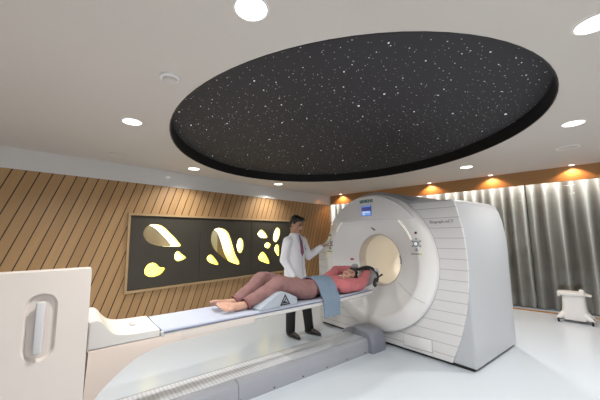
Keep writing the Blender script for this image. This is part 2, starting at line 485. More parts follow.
# ================================================================== CEILING FITTINGS
def downlight(x, y, r, label, group):
    t = thing('downlight', label, 'ceiling light', x, y, ZC, group, room=True)
    bm = bmesh.new(); lathe(bm, [(r, -.003), (r*1.0, -.006), (r*1.10, -.006), (r*1.14, -.001)], (x, y, ZC), n=40)
    mk('trim_ring', bm, M['lampring'], t)
    bm = bmesh.new(); bm.faces.new(lathe(bm, [(r*1.01, -.004)], (x, y, ZC), n=40)[0][::-1])
    mk('diffuser', bm, M['lamp'], t)
    return t
def disk_light(x, y, r, power, col=(1, .96, .91), z=ZC-.02, spread=150):
    l = bpy.data.lights.new('downlight_or_fill', 'AREA'); l.shape = 'DISK'; l.size = 2*r; l.energy = power; l.color = col
    l.spread = math.radians(spread)
    o = bpy.data.objects.new('downlight_or_fill', l); COL.objects.link(o); o.location = (x, y, z)
    return o
LAMPS = [
    (.86, 1.09, .080, 'big bright round ceiling light at the top edge, above left of the star panel', 'large ceiling lights'),
    (2.235, -.225, .085, 'big bright ceiling light in the top right corner', 'large ceiling lights'),
    (4.20, -.16, .09, 'round ceiling light right of the star panel, below the corner one', 'round ceiling lights'),
    (.975, 3.11, .082, 'round ceiling light on the left, under the smoke detector', 'round ceiling lights'),
    (2.41, 4.56, .085, 'round ceiling light left of the star panel near the timber wall', 'round ceiling lights'),
    (4.44, 4.63, .085, 'round ceiling light behind the star panel, above the doctor', 'round ceiling lights'),
    (5.66, 1.19, .09, 'round ceiling light above the scanner housing, right behind the star panel', 'round ceiling lights'),
]
for x, y, r, lb, gp in LAMPS:
    downlight(x, y, r, lb, gp); disk_light(x, y, r*.95, 26 if y > 4 else 60 if x < 1 else 42, spread=132 if y > 4 else 150)
SPOTS = [(6.82, 2.20, 'small spotlight by the timber fascia just above the scanner top'), (6.82, 1.02, 'small spotlight by the timber fascia, middle one of the curtain side'),
         (6.82, -.17, 'small spotlight by the timber fascia at the far right'), (6.82, 4.60, 'small spotlight by the fascia end in the room corner')]
for x, y, lb in SPOTS:
    downlight(x, y, .038, lb, 'fascia spotlights')
    l = bpy.data.lights.new('fascia_spot', 'SPOT'); l.energy = 34; l.color = (1, .56, .26); l.spot_size = math.radians(132); l.spot_blend = .4; l.shadow_soft_size = .03
    o = bpy.data.objects.new('fascia_spot', l); COL.objects.link(o); o.location = (x, y, ZC-.015)
    o.rotation_euler = Vector((.10, 0, -1)).to_track_quat('-Z', 'Y').to_euler()
# unseen fill lamps added behind and beside the photographer, without fittings
for x, y in ((-1.0, .2), (-1.0, 2.6), (-1.0, -1.6), (2.0, -1.9), (4.6, -1.9), (.6, -1.0)):
    disk_light(x, y, .1, 22)
# cove light strip hidden behind the pelmet
l = bpy.data.lights.new('cove_strip', 'AREA'); l.shape = 'RECTANGLE'; l.size = .05; l.size_y = 7.2; l.energy = 170; l.color = (.95, .985, 1)
o = bpy.data.objects.new('cove_strip', l); COL.objects.link(o); o.location = (CX+.09, 1.25, 2.50)
o.rotation_euler = (0, -math.radians(22), 0)

t = thing('smoke_detector', 'small white round smoke detector on the ceiling at upper left', 'smoke detector', .866, 2.03, ZC, room=True)
bm = bmesh.new(); lathe(bm, [(.0, -.018), (.06, -.018), (.068, -.010), (.068, 0)], (.866, 2.03, ZC), n=32); mk('base', bm, M['lampring'], t)
bm = bmesh.new(); lathe(bm, [(0, -.045), (.03, -.044), (.046, -.036), (.05, -.018)], (.866, 2.03, ZC), n=32); mk('dome', bm, M['shield'], t)
def speaker(x, y, r, label, m):
    t = thing('ceiling_speaker', label, 'ceiling speaker', x, y, ZC, 'round ceiling speakers', room=True)
    bm = bmesh.new(); lathe(bm, [(r*.9, -.002), (r*.92, -.009), (r, -.009), (r*1.04, -.001)], (x, y, ZC), n=40); mk('ring', bm, m, t)
    bm = bmesh.new(); bm.faces.new(lathe(bm, [(r*.91, -.004)], (x, y, ZC), n=40)[0][::-1]); mk('grille', bm, M['ceiling'], t)
speaker(1.27, 4.50, .115, 'flush round ceiling disc with faint dark ring, near the timber wall', M['recess'])
speaker(5.36, -.12, .125, 'round white ringed speaker in the ceiling, right near the curtains', M['lampring'])

# ================================================================== LIT BOARDS IN THE TIMBER WALL
pan = thing('cutout_wall_panel', 'dark brown three-board wall panel with glowing yellow teardrop cut-outs in oak frame', 'wall panel', NX0, WY, NZ0, room=True)
fw = .035
me = plate('frame', [(NX0-fw, NZ0-fw), (NX1+fw, NZ0-fw), (NX1+fw, NZ1+fw), (NX0-fw, NZ1+fw)], [[(NX0, NZ0), (NX1, NZ0), (NX1, NZ1), (NX0, NZ1)]], .045)
TOWALL = Matrix(((1, 0, 0, 0), (0, 0, 1, 0), (0, 1, 0, 0), (0, 0, 0, 1)))   # x,y,z -> x, z, y
def onwall(me, y): me.transform(Matrix.Translation((0, y, 0)) @ TOWALL); me.flip_normals(); return me
link('frame', onwall(me, WY-.03), M['trim'], pan, False)
HOLES = [
 [[(1.843, 1.464), (1.872, 1.573), (1.974, 1.633), (2.139, 1.614), (2.298, 1.481), (2.43, 1.344), (2.478, 1.265), (2.345, 1.262), (2.117, 1.277), (1.935, 1.337)],
  [(2.368, 1.09), (2.385, 1.155), (2.437, 1.177), (2.50, 1.125), (2.58, 1.055), (2.455, 1.007), (2.39, 1.03)],
  [(1.888, .902), (1.934, .985), (2.01, 1.01), (2.075, .985), (2.13, .93), (2.215, .905), (2.156, .82), (2.031, .785), (1.918, .82)]],
 [[(2.988, 1.032), (3.067, 1.086), (3.165, 1.008), (3.245, .882), (3.095, .92), (3.01, .97)],
  [(3.063, 1.389), (3.12, 1.548), (3.268, 1.591), (3.444, 1.517), (3.547, 1.314), (3.633, 1.076), (3.745, .862), (3.574, .890), (3.337, 1.01), (3.129, 1.197)],
  [(3.659, 1.227), (3.691, 1.343), (3.754, 1.389), (3.827, 1.326), (3.835, 1.187), (3.779, 1.086), (3.703, 1.106)]],
 [[(4.216, 1.482), (4.322, 1.564), (4.446, 1.489), (4.51, 1.392), (4.347, 1.385), (4.25, 1.42)],
  [(4.677, 1.366), (4.73, 1.539), (4.812, 1.618), (4.905, 1.56), (4.87, 1.383), (4.756, 1.28)],
  [(4.411, 1.221), (4.496, 1.282), (4.61, 1.233), (4.547, 1.153), (4.45, 1.165)],
  [(4.238, .973), (4.348, 1.076), (4.471, .996), (4.565, .808), (4.348, .865), (4.26, .91)],
  [(4.713, 1.135), (4.782, 1.221), (4.863, 1.188), (4.861, .955), (4.754, 1.038)]]]
XS = [NX0, 2.835, 4.045, NX1]
for i, hs in enumerate(HOLES):
    a, b = XS[i]+.003, XS[i+1]-.003
    loops = [[(p.x, p.y) for p in catmull(h, 6)] for h in hs]
    me = plate('board', [(a, NZ0+.002), (b, NZ0+.002), (b, NZ1-.002), (a, NZ1-.002)], loops, .03)
    bd = link('board', onwall(me, WY-.005), M['board'], pan, False)
    for q_, lp in enumerate(loops):
        dp = .40 if (i, q_) in ((0, 0), (1, 1)) else .95
        bm = bmesh.new(); R0 = [bm.verts.new((x, WY+.022, z)) for x, z in lp]; R1 = [bm.verts.new((x, WY+dp, z)) for x, z in lp]
        for k in range(len(lp)): bm.faces.new((R0[k], R0[(k+1) % len(lp)], R1[(k+1) % len(lp)], R1[k]))
        mk('lit_reveal', bm, M['reveal'], bd)
bm = B((NX0+.03, WY+.40, 1.20), (NX0+1.1, WY+.42, NZ1-.02)); mk('back_panel', bm, M['niche'], pan, False)
bm = B((2.90, WY+.40, .80), (4.0, WY+.42, NZ1-.02)); mk('back_panel', bm, M['niche2'], pan, False)
bm = B((2.95, WY+.385, .80), (3.45, WY+.399, NZ1-.02)); mk('back_panel', bm, M['niche3'], pan, False)

# ================================================================== SCANNER
HC, DZ = 2.60, 1.07
gy = thing('scanner_gantry', 'large white ring-shaped medical scanner with round bore, at the head of the patient table', 'medical scanner', 3.93, HC)
out = [(3.76, .035), (1.41, .035), (1.41, 1.22), (1.418, 1.40), (1.44, 1.56), (1.475, 1.70), (1.50, 1.765), (1.53, 1.785), (1.60, 1.79), (2.02, 1.80)]
for k in range(25):
    a = math.radians(128 - (128-36)*k/24.)
    out.append((HC + .93*math.cos(a), DZ + .93*math.sin(a)))
# arc runs from the right shoulder (low h) over the crown to the left
arc = [(HC - .93*math.cos(math.radians(52+ (144-52)*k/24.)), DZ + .93*math.sin(math.radians(52+(144-52)*k/24.))) for k in range(25)]
out = out[:10] + arc + [(3.42, 1.50), (3.48, 1.38), (3.60, 1.285), (3.74, 1.245), (3.76, 1.22)]
def facing(me, t, flip):   # x-y plate -> h-z plane at g = t
    me.transform(Matrix(((0, 0, 1, t), (1, 0, 0, 0), (0, 1, 0, 0), (0, 0, 0, 1)))); return me
bm = bmesh.new(); prism(bm, out, 'x', 3.33, 4.53, .02, 3)
big = sorted(bm.faces, key=lambda f: -len(f.verts))[:2]
caps = [([tuple(v.co) for v in f.verts], f.calc_center_median().x) for f in big]
bmesh.ops.delete(bm, geom=big, context='FACES_ONLY')
for vs, t in caps:
    pm_ = facing(plate('tmp', [(p[1], p[2]) for p in vs], [[(HC+(.52 if t < 4 else .40)*math.cos(2*PI*k/48), DZ+(.52 if t < 4 else .40)*math.sin(2*PI*k/48)) for k in range(48)]], .002), t-.001, False)
    bm.from_mesh(pm_); bpy.data.meshes.remove(pm_)
housing = mk('housing', bm, M['cool'], gy)
housing.data.materials.append(M['topgrey'])
for p in housing.data.polygons:
    if p.center.z > 1.795 and p.normal.z > .3 and p.center.y > -.62: p.material_index = 1
bm = B((3.36, 1.44, 0), (4.50, 3.73, .036)); mk('plinth', bm, M['dark'], gy, False)
# slatted front covers either side of the ring
def arc2(r, a0, a1, n): return [(HC + r*math.cos(math.radians(a0+(a1-a0)*k/n)), DZ + r*math.sin(math.radians(a0+(a1-a0)*k/n))) for k in range(n+1)]
outer = [tuple(p) for p in catmull([(1.494, 1.776), (1.452, 1.60), (1.416, 1.37), (1.406, .98), (1.446, .62), (1.519, .335), (1.638, .04)], 6, False)]
poly = [(2.02, 1.785)] + outer + [(2.60, .04)] + arc2(.885, 270, 126.5+90-0, 1)[:1]
poly = [(2.03, 1.786)] + outer + [(2.60, .04)] + arc2(.885, -90, -232.5, 40)
bm = bmesh.new(); prism(bm, poly, 'x', 3.305, 3.335, .006, 2)
fc = mk('front_cover', bm, M['slat'], gy)
bm = bmesh.new(); prism(bm, [(2.205, .08), (2.205, .205), (1.853, .217), (1.853, .088)], 'x', 3.293, 3.31, .004)
ap = mk('access_panel', bm, M['white'], fc)
bm = bmesh.new(); prism(bm, [(2.211, .070), (2.211, .210), (1.847, .222), (1.847, .078)], 'x', 3.301, 3.306); mk('panel_gap', bm, M['seam'], ap, False)
tx = text_mesh('Biograph mCT', .046)
TXT = Matrix(((0, 0, -1, 0), (-1, 0, 0, 0), (0, 1, 0, 0), (0, 0, 0, 1)))   # text x -> -h, y -> z, facing -g
tx.transform(Matrix.Translation((3.304, 1.645, 1.545)) @ TXT); link('model_lettering', tx, M['greytext'], fc, False)
poly = [(2.60, .04), (3.745, .04), (3.745, 1.21), (3.60, 1.26), (3.47, 1.34), (3.40, 1.44)] + arc2(.885, 24, -90, 36)
bm = bmesh.new(); prism(bm, poly, 'x', 3.305, 3.335, .006, 2)
mk('front_cover', bm, M['slat'], gy)
# ring
bm = bmesh.new()
lathe(bm, [(.900, 3.36), (.900, 3.262), (.896, 3.246), (.885, 3.236), (.80, 3.210), (.725, 3.200), (.705, 3.206), (.69, 3.222), (.56, 3.285), (.45, 3.345), (.385, 3.385), (.352, 3.40)], (0, HC, DZ), 'x', 128)
ring = mk('ring_cover', bm, M['disc'], gy)
bm = bmesh.new(); lathe(bm, [(.897, 3.3035), (.905, 3.3035), (.905, 3.32)], (0, HC, DZ), 'x', 128); mk('ring_gap', bm, M['seam'], ring)
bm = bmesh.new(); lathe(bm, [(.352, 3.398), (.340, 3.404), (.336, 3.42), (.336, 3.53)], (0, HC, DZ), 'x', 96); bore_rim = mk('bore_rim', bm, M['borerim'], gy)
bm = bmesh.new(); lathe(bm, [(.336, 3.53), (.345, 3.54), (.345, 4.535), (.41, 4.545)], (0, HC, DZ), 'x', 96); bore = mk('bore_liner', bm, M['bore'], gy)
l = bpy.data.lights.new('bore_fill', 'AREA'); l.shape = 'RECTANGLE'; l.size = .7; l.size_y = .12; l.energy = 2.6; l.color = (1, .95, .86)  # added fill that brightens the tunnel, no fitting modelled
o = bpy.data.objects.new('bore_fill', l); COL.objects.link(o); o.location = W(4.0, HC-.1, DZ+.31); o.rotation_euler = (0, 0, -YAW)
# upper cap with name and screen
pts = [(HC + .865*math.cos(a), DZ + .865*math.sin(a)) for a in [math.radians(38 + (142-38)*k/40) for k in range(41)]]
low = [tuple(p) for p in catmull([(HC-.68, 1.604), (HC-.48, 1.60), (HC-.24, 1.612), (HC, 1.618), (HC+.24, 1.612), (HC+.48, 1.60), (HC+.68, 1.604)], 4, False)]
bm = bmesh.new(); prism(bm, pts + low, 'x', 3.188, 3.24, .008, 2)
uc = mk('upper_cap', bm, M['white'], gy)
tx = text_mesh('SIEMENS', .062, .003); tx.transform(Matrix.Translation((3.186, HC+.008, 1.866)) @ TXT @ Matrix.Diagonal((1.0, .95, 1, 1))); link('lettering', tx, M['teal'], uc, False)
sy, sz = HC+.006, 1.738
bm = B((3.178, sy-.084, sz-.070), (3.192, sy+.084, sz+.068), bev=.004); scn = mk('screen', bm, M['screen'], uc)
bm = B((3.1765, sy-.078, sz-.064), (3.1785, sy+.078, sz-.005)); mk('screen_picture', bm, M['screenlit'], scn, False)
bm = bmesh.new(); bz = sz+.03
for a, b, c, d in ((.03, .058, -.028, -.010), (-.006, .024, -.028, -.012), (-.055, -.018, -.030, -.010), (.03, .052, -.056, -.036)): box(bm, (3.1755, sy+a, sz+c), (3.1768, sy+b, sz+d))
mk('screen_icons', bm, M['screenwhite'], scn, False)
bm = B((3.1765, sy-.078, sz+.052), (3.1785, sy+.078, sz+.064)); mk('screen_bar', bm, M['screenlit'], scn, False)
# slightly emissive pale trim strips on the crease of the ring
for a0, a1 in ((34, 50), (134, 157)):
    bm = bmesh.new(); prof = []
    lathe(bm, [(.700, 3.205), (.700, 3.196), (.716, 3.196), (.716, 3.205)], (0, HC+.02, DZ), 'x', 20, math.radians(a0), math.radians(a1))
    mk('trim_strip', bm, M['strip'], ring)
# control pads left and right
def pad(h, z):
    bm = bmesh.new(); lathe(bm, [(0, 3.188), (.030, 3.188), (.036, 3.192), (.038, 3.205)], (0, h, z), 'x', 28); p = mk('control_pad', bm, M['grey'], ring)
    bm = bmesh.new(); lathe(bm, [(0, 3.181), (.013, 3.181), (.017, 3.186), (.017, 3.19)], (0, h, z), 'x', 20); mk('dial', bm, M['screenwhite'], p)
    for k in range(6):
        a = PI/6 + k*PI/3; bm = bmesh.new(); lathe(bm, [(0, 3.192), (.0085, 3.192), (.011, 3.204)], (0, h+.056*math.cos(a), z+.056*math.sin(a)), 'x', 12); mk('button', bm, M['grey'], p)
    for k in range(5):
        bm = B((3.194, h+.062-.028*k-.009, z-.128), (3.205, h+.062-.028*k+.009, z-.110), bev=.002); mk('indicator', bm, M['green'] if k == 4 else M['grey'], p)
    bm = B((3.194, h-.02, z-.082), (3.205, h+.02, z-.068), bev=.002); mk('label_strip', bm, M['grey'], p)
    bm = bmesh.new(); lathe(bm, [(0, 3.19), (.011, 3.19), (.015, 3.204)], (0, h, z+.128), 'x', 16); mk('stop_button', bm, M['red'], p)
pad(1.905, 1.298); pad(3.355, 1.285)
bm = B((3.335, 3.02, 1.045), (3.36, 3.11, 1.07), bev=.004); mk('laser_window', bm, M['laser'], ring)
bm = bmesh.new(); tube(bm, [(3.352, 2.665, 1.515), (3.368, 2.62, 1.475)], .011); mk('camera_slot', bm, M['dark'], ring)
bm = bmesh.new(); tube(bm, [(3.395, 2.262, 1.14), (3.395, 2.248, 1.08), (3.395, 2.252, 1.03)], .010); mk('grip_slot', bm, M['grey'], ring)
# the low seams across the ring
for p in ([(1.82, .66), (2.20, .84)], [(1.74, .72), (2.17, .90)]):
    r_ = [math.hypot(h-HC, z-DZ) for h, z in p]
def ringg(h, z):
    r = math.hypot(h-HC, z-DZ); pr = [(.900, 3.262), (.896, 3.246), (.885, 3.236), (.80, 3.210), (.725, 3.200), (.705, 3.206), (.69, 3.222), (.56, 3.285), (.45, 3.345), (.385, 3.385), (.352, 3.40)]
    for (r1, g1), (r0, g0) in zip(pr, pr[1:]):
        if r0 <= r <= r1: return g0 + (g1-g0)*(r-r0)/(r1-r0)
    return 3.3
for (h0, z0), (h1, z1) in (((2.30, .80), (1.86, .63)), ((3.02, .90), (3.32, .63))):
    bm = bmesh.new(); tube(bm, [(ringg(h0+(h1-h0)*k/14, z0+(z1-z0)*k/14), h0+(h1-h0)*k/14, z0+(z1-z0)*k/14) for k in range(15)], .0028, 6)
    mk('ring_seam', bm, M['seam'], ring)
# cover top lid behind the ring
bm = B((3.395, 2.02, 1.783), (4.46, 1.545, 1.800), bev=.006); mk('shoulder_lid', bm, M['white'], gy)

# ================================================================== PATIENT TABLE
TH0, TH1 = 2.335, 2.825; TC = (TH0+TH1)/2
tb = thing('patient_table', 'white patient table on curved pedestal with a long blue-grey pad, running into the scanner', 'patient table', .1, TC)
arcp = [tuple(p) for p in catmull([(.10, .175), (.14, .30), (.188, .42), (.293, .523), (.414, .605), (.549, .644), (.684, .655), (.83, .657)], 5, False)]
ped = [(.130, .175)] + arcp[3:] + [(1.312, .672), (1.312, .742), (.56, .712), (.130, .710)]
bm = B((-.62, TH0, .175), (.108, TH1, .87), bev=.008); mk('rear_column', bm, M['beige'], tb)
bm = B((.10, TH0+.03, .18), (.14, TH1-.03, .84)); mk('column_gap_shade', bm, M['dark'], tb, False)  # dark inset standing in for the shadow in the gap
bm = bmesh.new(); prism(bm, ped, 'y', TH0, TH1, .008, 3); pd = mk('pedestal', bm, M['beige'], tb)
bm = B((.70, TH0-.003, .672), (1.29, TH0+.01, .722), bev=.003); mk('beam_panel', bm, M['shield'], pd)
top = [(.128, .712), (.548, .714), (.548, .760)] + [tuple(p) for p in catmull([(.50, .761), (.37, .764), (.285, .780), (.235, .820), (.205, .862), (.180, .882), (.155, .885), (.130, .880)], 5, False)]
bm = bmesh.new(); prism(bm, top, 'y', TH0-.002, TH1+.002, .012, 3); cv = mk('foot_cover', bm, M['cap'], tb)
bm = B((.40, TC-.02, .764), (.43, TC+.06, .768)); mk('cover_mark', bm, M['ltgrey'], cv)
# tray: shallow curved top, tapering at the head
def tray_w(g): return .243 if g < 2.3 else .243 - .075*((g-2.3)/.7)**1.3
gs = [.555 + (2.99-.555)*k/40 for k in range(41)]
bm = bmesh.new(); rings = []
for g in gs:
    w = tray_w(g); R = []
    for (y, z) in ((-1, .728), (-1.0, .700), (-.93, .690), (-.5, .655 if g > 1.32 else .672), (.5, .655 if g > 1.32 else .672), (.93, .690), (1., .700), (1, .728)): R.append(bm.verts.new((g, TC+y*w, z)))
    rings.append(R)
for A_, B_ in zip(rings, rings[1:]):
    for k in range(8): bm.faces.new((A_[k], A_[(k+1) % 8], B_[(k+1) % 8], B_[k]))
bm.faces.new(rings[0]); bm.faces.new(rings[-1][::-1]); mk('tray', bm, M['cap'], tb)
bm = bmesh.new(); rings = []
for g in [.565 + (2.93-.565)*k/40 for k in range(41)]:
    w = tray_w(g)-.004
    rings.append([bm.verts.new((g, TC+y*w, z)) for y, z in ((-1, .727), (-1, .744), (-.97, .752), (-.6, .748), (0, .744), (.6, .748), (.97, .752), (1, .744), (1, .727))])
for A_, B_ in zip(rings, rings[1:]):
    for k in range(8): bm.faces.new((A_[k], A_[k+1], B_[k+1], B_[k]))
    bm.faces.new((A_[8], A_[0], B_[0], B_[8]))
bm.faces.new(rings[0]); bm.faces.new(rings[-1][::-1]); pdm = mk('pad', bm, M['pad'], tb)
for s in (-1, 1):
    bm = bmesh.new(); tube(bm, [(g, TC+s*(tray_w(g)), .733) for g in gs], .0065, 6); mk('pad_shadow_line', bm, M['padshade'], pdm)  # dark tubes paint the shadow line under the pad
bm = B((.556, TH0-.004, .708), (.575, TH0+.02, .745), bev=.004); mk('corner_catch', bm, M['ltgrey'], tb)

# ================================================================== FLOOR RAIL
rl = thing('floor_rail', 'low blue-grey floor rail with ribbed top running under the table to the scanner', 'floor rail', 1.5, 2.66)
R0, R1 = 2.45, 2.87
prof = [(R0, 0), (R0, .115), (R0+.008, .145), (R0+.03, .160), (R0+.08, .164), (R1-.07, .164), (R1-.07, .160), (R1-.02, .150), (R1, .13), (R1, 0)]
bm = bmesh.new(); prism(bm, prof, 'x', 1.225, 2.935); body = mk('rail_body', bm, M['rail'], rl)
bm = bmesh.new(); prism(bm, prof, 'x', -1.5, 1.220); mk('rail_body', bm, M['rail'], rl)
bm = B((-1.5, R0+.10, .160), (1.86, R1-.075, .169)); mk('ribbed_cover', bm, M['ribs'], rl, False)
bm = B((1.86, R0+.085, .160), (2.935, R1-.075, .169), bev=.003); mk('smooth_cover', bm, M['railtop'], rl)
bm = B((-1.5, R1-.072, .1595), (2.935, R1-.05, .166)); mk('edge_strip', bm, M['grey'], rl, False)
for g in (.55, .9, 1.24, 1.58, 1.92, 2.24, 2.55, 2.86):
    bm = bmesh.new(); lathe(bm, [(0, R0-.004), (.007, R0-.004), (.008, R0+.004)], (g, 0, .022), 'y', 10); mk('screw', bm, M['dark'], body)
capp = [(2.385, 0), (2.385, .12), (2.40, .175), (2.44, .215), (2.50, .24), (2.60, .252), (2.70, .245), (2.79, .225), (2.86, .19), (2.90, .13), (2.91, 0)]
bm = bmesh.new(); prism(bm, capp, 'x', 2.925, 3.185, .022, 3); mk('end_cap', bm, M['railcap'], rl)

# ================================================================== FOREGROUND PANEL
sp = thing('equipment_cabinet', 'off-white flat cabinet with a recessed grey grab handle, cut off at the left edge', 'cabinet', -.4, 1.95)
PH, PT = 1.90, 1.25
hx, hz, hw, hh = -.083, .993, .060, .155
def capsule(cx, cz, w, h, n=14):
    a = [(cx + w*math.cos(PI*k/n), cz + (h-w) + w*math.sin(PI*k/n)) for k in range(n+1)]
    b = [(cx - w*math.cos(PI*k/n), cz - (h-w) - w*math.sin(PI*k/n)) for k in range(n+1)]
    return a+b
hole = capsule(hx, hz, hw, hh)
me = plate('front_panel', [(-.95, .03), (.098, .03), (.103, .035), (.103, PT-.006), (.097, PT), (-.95, PT)], [hole], .02)
fp = link('front_panel', onwall(me, PH), M['shield'], sp, False)
bm = B((-.95, PH+.02, .03), (.103, PH+.13, PT), bev=.004); 
bm2 = bmesh.new()
# carcass with a pocket behind the hole
def pocket_box(bm):
    box(bm, (-.95, PH+.02, .03), (hx-hw-.02, PH+.13, PT)); box(bm, (hx+hw+.02, PH+.02, .03), (.101, PH+.13, PT))
    box(bm, (hx-hw-.02, PH+.02, .03), (hx+hw+.02, PH+.13, hz-hh-.02)); box(bm, (hx-hw-.02, PH+.02, hz+hh+.02), (hx+hw+.02, PH+.13, PT))
    box(bm, (hx-hw-.02, PH+.11, hz-hh-.02), (hx+hw+.02, PH+.13, hz+hh+.02))
bm.free(); pocket_box(bm2); mk('carcass', bm2, M['shield'], sp, False)
bm = bmesh.new(); inner = capsule(hx, hz, hw*.80, hh*.93)
A0 = [bm.verts.new((x, PH+.001, z)) for x, z in hole]; A1 = [bm.verts.new((x, PH+.017, z)) for x, z in inner]
for k in range(len(hole)): bm.faces.new((A0[k], A0[(k+1) % len(hole)], A1[(k+1) % len(hole)], A1[k]))
bm.faces.new(A1); rc = mk('handle_recess', bm, M['recess'], fp)
bm = bmesh.new(); box(bm, (hx-.020, PH-.022, hz-.118), (hx+.014, PH+.0, hz+.118), bev=.008, seg=3)
for z in (-.108, .085): box(bm, (hx-.014, PH-.004, hz+z), (hx+.010, PH+.019, hz+z+.022), bev=.003)
mk('grab_handle', bm, M['ltgrey'], rc)
bm = B((-.94, PH+.01, 0), (.09, PH+.12, .032)); mk('plinth', bm, M['dark'], sp, False)

# ================================================================== WHITE CART BY THE CURTAIN
ct = thing('wheeled_cart', 'small white plastic wheeled cart standing by the curtain', 'cart', 6.50, .02, 0, room=True, rot=math.radians(-4))
def rr(w, d, z, n=32, p=4., dx=0, dy=0):
    L = []
    for k in range(n):
        a = 2*PI*k/n; c, s = math.cos(a), math.sin(a)
        L.append((6.50+dx+d*math.copysign(abs(c)**(2/p), c), .02+dy+w*math.copysign(abs(s)**(2/p), s), z))
    return L
def rings_mesh(rs):
    bm = bmesh.new(); R = [[bm.verts.new(p) for p in r] for r in rs]
    for A_, B_ in zip(R, R[1:]):
        for k in range(len(A_)): bm.faces.new((A_[k], A_[(k+1) % len(A_)], B_[(k+1) % len(A_)], B_[k]))
    bm.faces.new(R[0][::-1]); bm.faces.new(R[-1]); return bm
mk('body', rings_mesh([rr(.170, .12, .065), rr(.173, .122, .08), rr(.154, .112, .15), rr(.140, .104, .26), rr(.136, .10, .38), rr(.136, .10, .415)]), M['cart'], ct)
lid = mk('lid', rings_mesh([rr(.150, .112, .412, dy=.012), rr(.162, .120, .42, dy=.014), rr(.164, .122, .452, dy=.014), rr(.150, .11, .466, dy=.012)]), M['cart'], ct)
bm = B((6.42, .165, .385), (6.58, .205, .465), bev=.012); mk('carry_handle', bm, M['cart'], lid)
bm = bmesh.new(); lathe(bm, [(.0, .515), (.022, .513), (.03, .50), (.03, .46)], (6.47, -.085, 0), 'z', 20); mk('knob', bm, M['cart'], lid)
bm = bmesh.new(); prism(bm, [(-.09, .455), (-.135, .452), (-.195, .425), (-.185, .412), (-.13, .425), (-.09, .422)], 'x', 6.43, 6.57, .004); mk('spout', bm, M['cart'], lid)
for sx, sy in ((-1, 1), (-1, -1), (1, 1), (1, -1)):
    bm = bmesh.new()
    chain(bm, [(6.50+sx*.05, .02+sy*.11, .15), (6.50+sx*.10, .02+sy*.165, .085), (6.50+sx*.125, .02+sy*.205, .068)], [.045, .034, .018])
    ft = link('foot', fuse(bm, .006, 4), M['cart'], ct)
    bm = bmesh.new(); cx, cy = 6.50+sx*.125, .02+sy*.195
    lathe(bm, [(0, cy-.013), (.028, cy-.013), (.033, cy-.009), (.033, cy+.009), (.028, cy+.013), (0, cy+.013)], (cx, 0, .033), 'y', 20); mk('caster_wheel', bm, M['wheel'], ft)
    bm = bmesh.new(); box(bm, (cx-.012, cy-.017, .022), (cx+.014, cy-.012, .06)); box(bm, (cx-.012, cy+.012, .022), (cx+.014, cy+.017, .06)); box(bm, (cx-.014, cy-.017, .052), (cx+.016, cy+.017, .064)); mk('caster_fork', bm, M['grey'], ft, False)
bm = B((6.383, -.10, .045), (6.40, .14, .11), bev=.006); mk('skirt', bm, M['cart'], ct)

# ================================================================== PEOPLE
def head(bm, T):
    """T maps head space (face to -Y, up +Z, origin mid-head) into the figure"""
    R = T.to_3x3().to_euler()
    def e(c, r): ell(bm, T @ Vector(c), r, R)
    def c_(a, b, ra_, rb_): cap(bm, T @ Vector(a), T @ Vector(b), ra_, rb_)
    e((0, .016, .024), (.073, .091, .088)); e((0, -.022, -.040), (.058, .066, .074)); e((0, -.058, -.094), (.026, .024, .020))
    c_((0, -.086, .006), (0, -.103, -.030), .008, .0125); e((0, -.080, .026), (.048, .014, .010))
    for s in (-1, 1):
        e((s*.076, .012, -.012), (.010, .020, .031)); e((s*.032, -.080, .008), (.014, .010, .008)); e((s*.040, -.062, -.030), (.022, .022, .022)); e((s*.012, -.092, -.034), (.009, .010, .007))
    e((0, -.082, -.060), (.023, .011, .006)); e((0, -.081, -.069), (.019, .011, .006))
def head_rules(T, eye, lip):
    I = T.inverted()
    def eyes(p):
        q = I @ p; return q.y < -.06 and (((abs(q.x)-.031)/.0145)**2 + ((q.z-.009)/.0055)**2 < 1 or ((abs(q.x)-.032)/.021)**2 + ((q.z-.029+abs(abs(q.x)-.03)*.15)/.0045)**2 < 1)
    def lips(p):
        q = I @ p; return q.y < -.078 and (q.x/.024)**2 + ((q.z+.064)/.010)**2 < 1
    return [(eye, eyes), (lip, lips)]
def hand(bm, T, side, curl=.35, spread=1.):
    """T: wrist at origin, fingers to +X, palm faces -Z, thumb to side*Y"""
    R = T.to_3x3().to_euler()
    ell(bm, T @ Vector((.048, 0, 0)), (.050, .040, .015), R)
    cap(bm, T @ Vector((-.03, 0, 0)), T @ Vector((.02, 0, 0)), .026, .026, .75, T.to_3x3() @ Vector((0, 0, 1)))
    for k, (y, L) in enumerate(((.030, .068), (.010, .078), (-.011, .072), (-.030, .055))):
        y *= side; p = Vector((.086, y, 0)); a = curl*(.6+.15*k); q = []
        d = 0; f = [p]
        for j, s in enumerate((.45, .32, .25)):
            d += a; f.append(f[-1] + Vector((math.cos(d)*L*s, y*.16*spread*s, -math.sin(d)*L*s)))
        chain(bm, [T @ v for v in [Vector((.055, y*.8, 0))]+f], [.010, .0098, .009, .0082, .0072], n=10)
    th = [Vector((.018, side*.028, -.006)), Vector((.048, side*.054, -.014)), Vector((.078, side*.060, -.022 - .02*curl))]
    chain(bm, [T @ v for v in th], [.013, .0115, .0085], n=10)

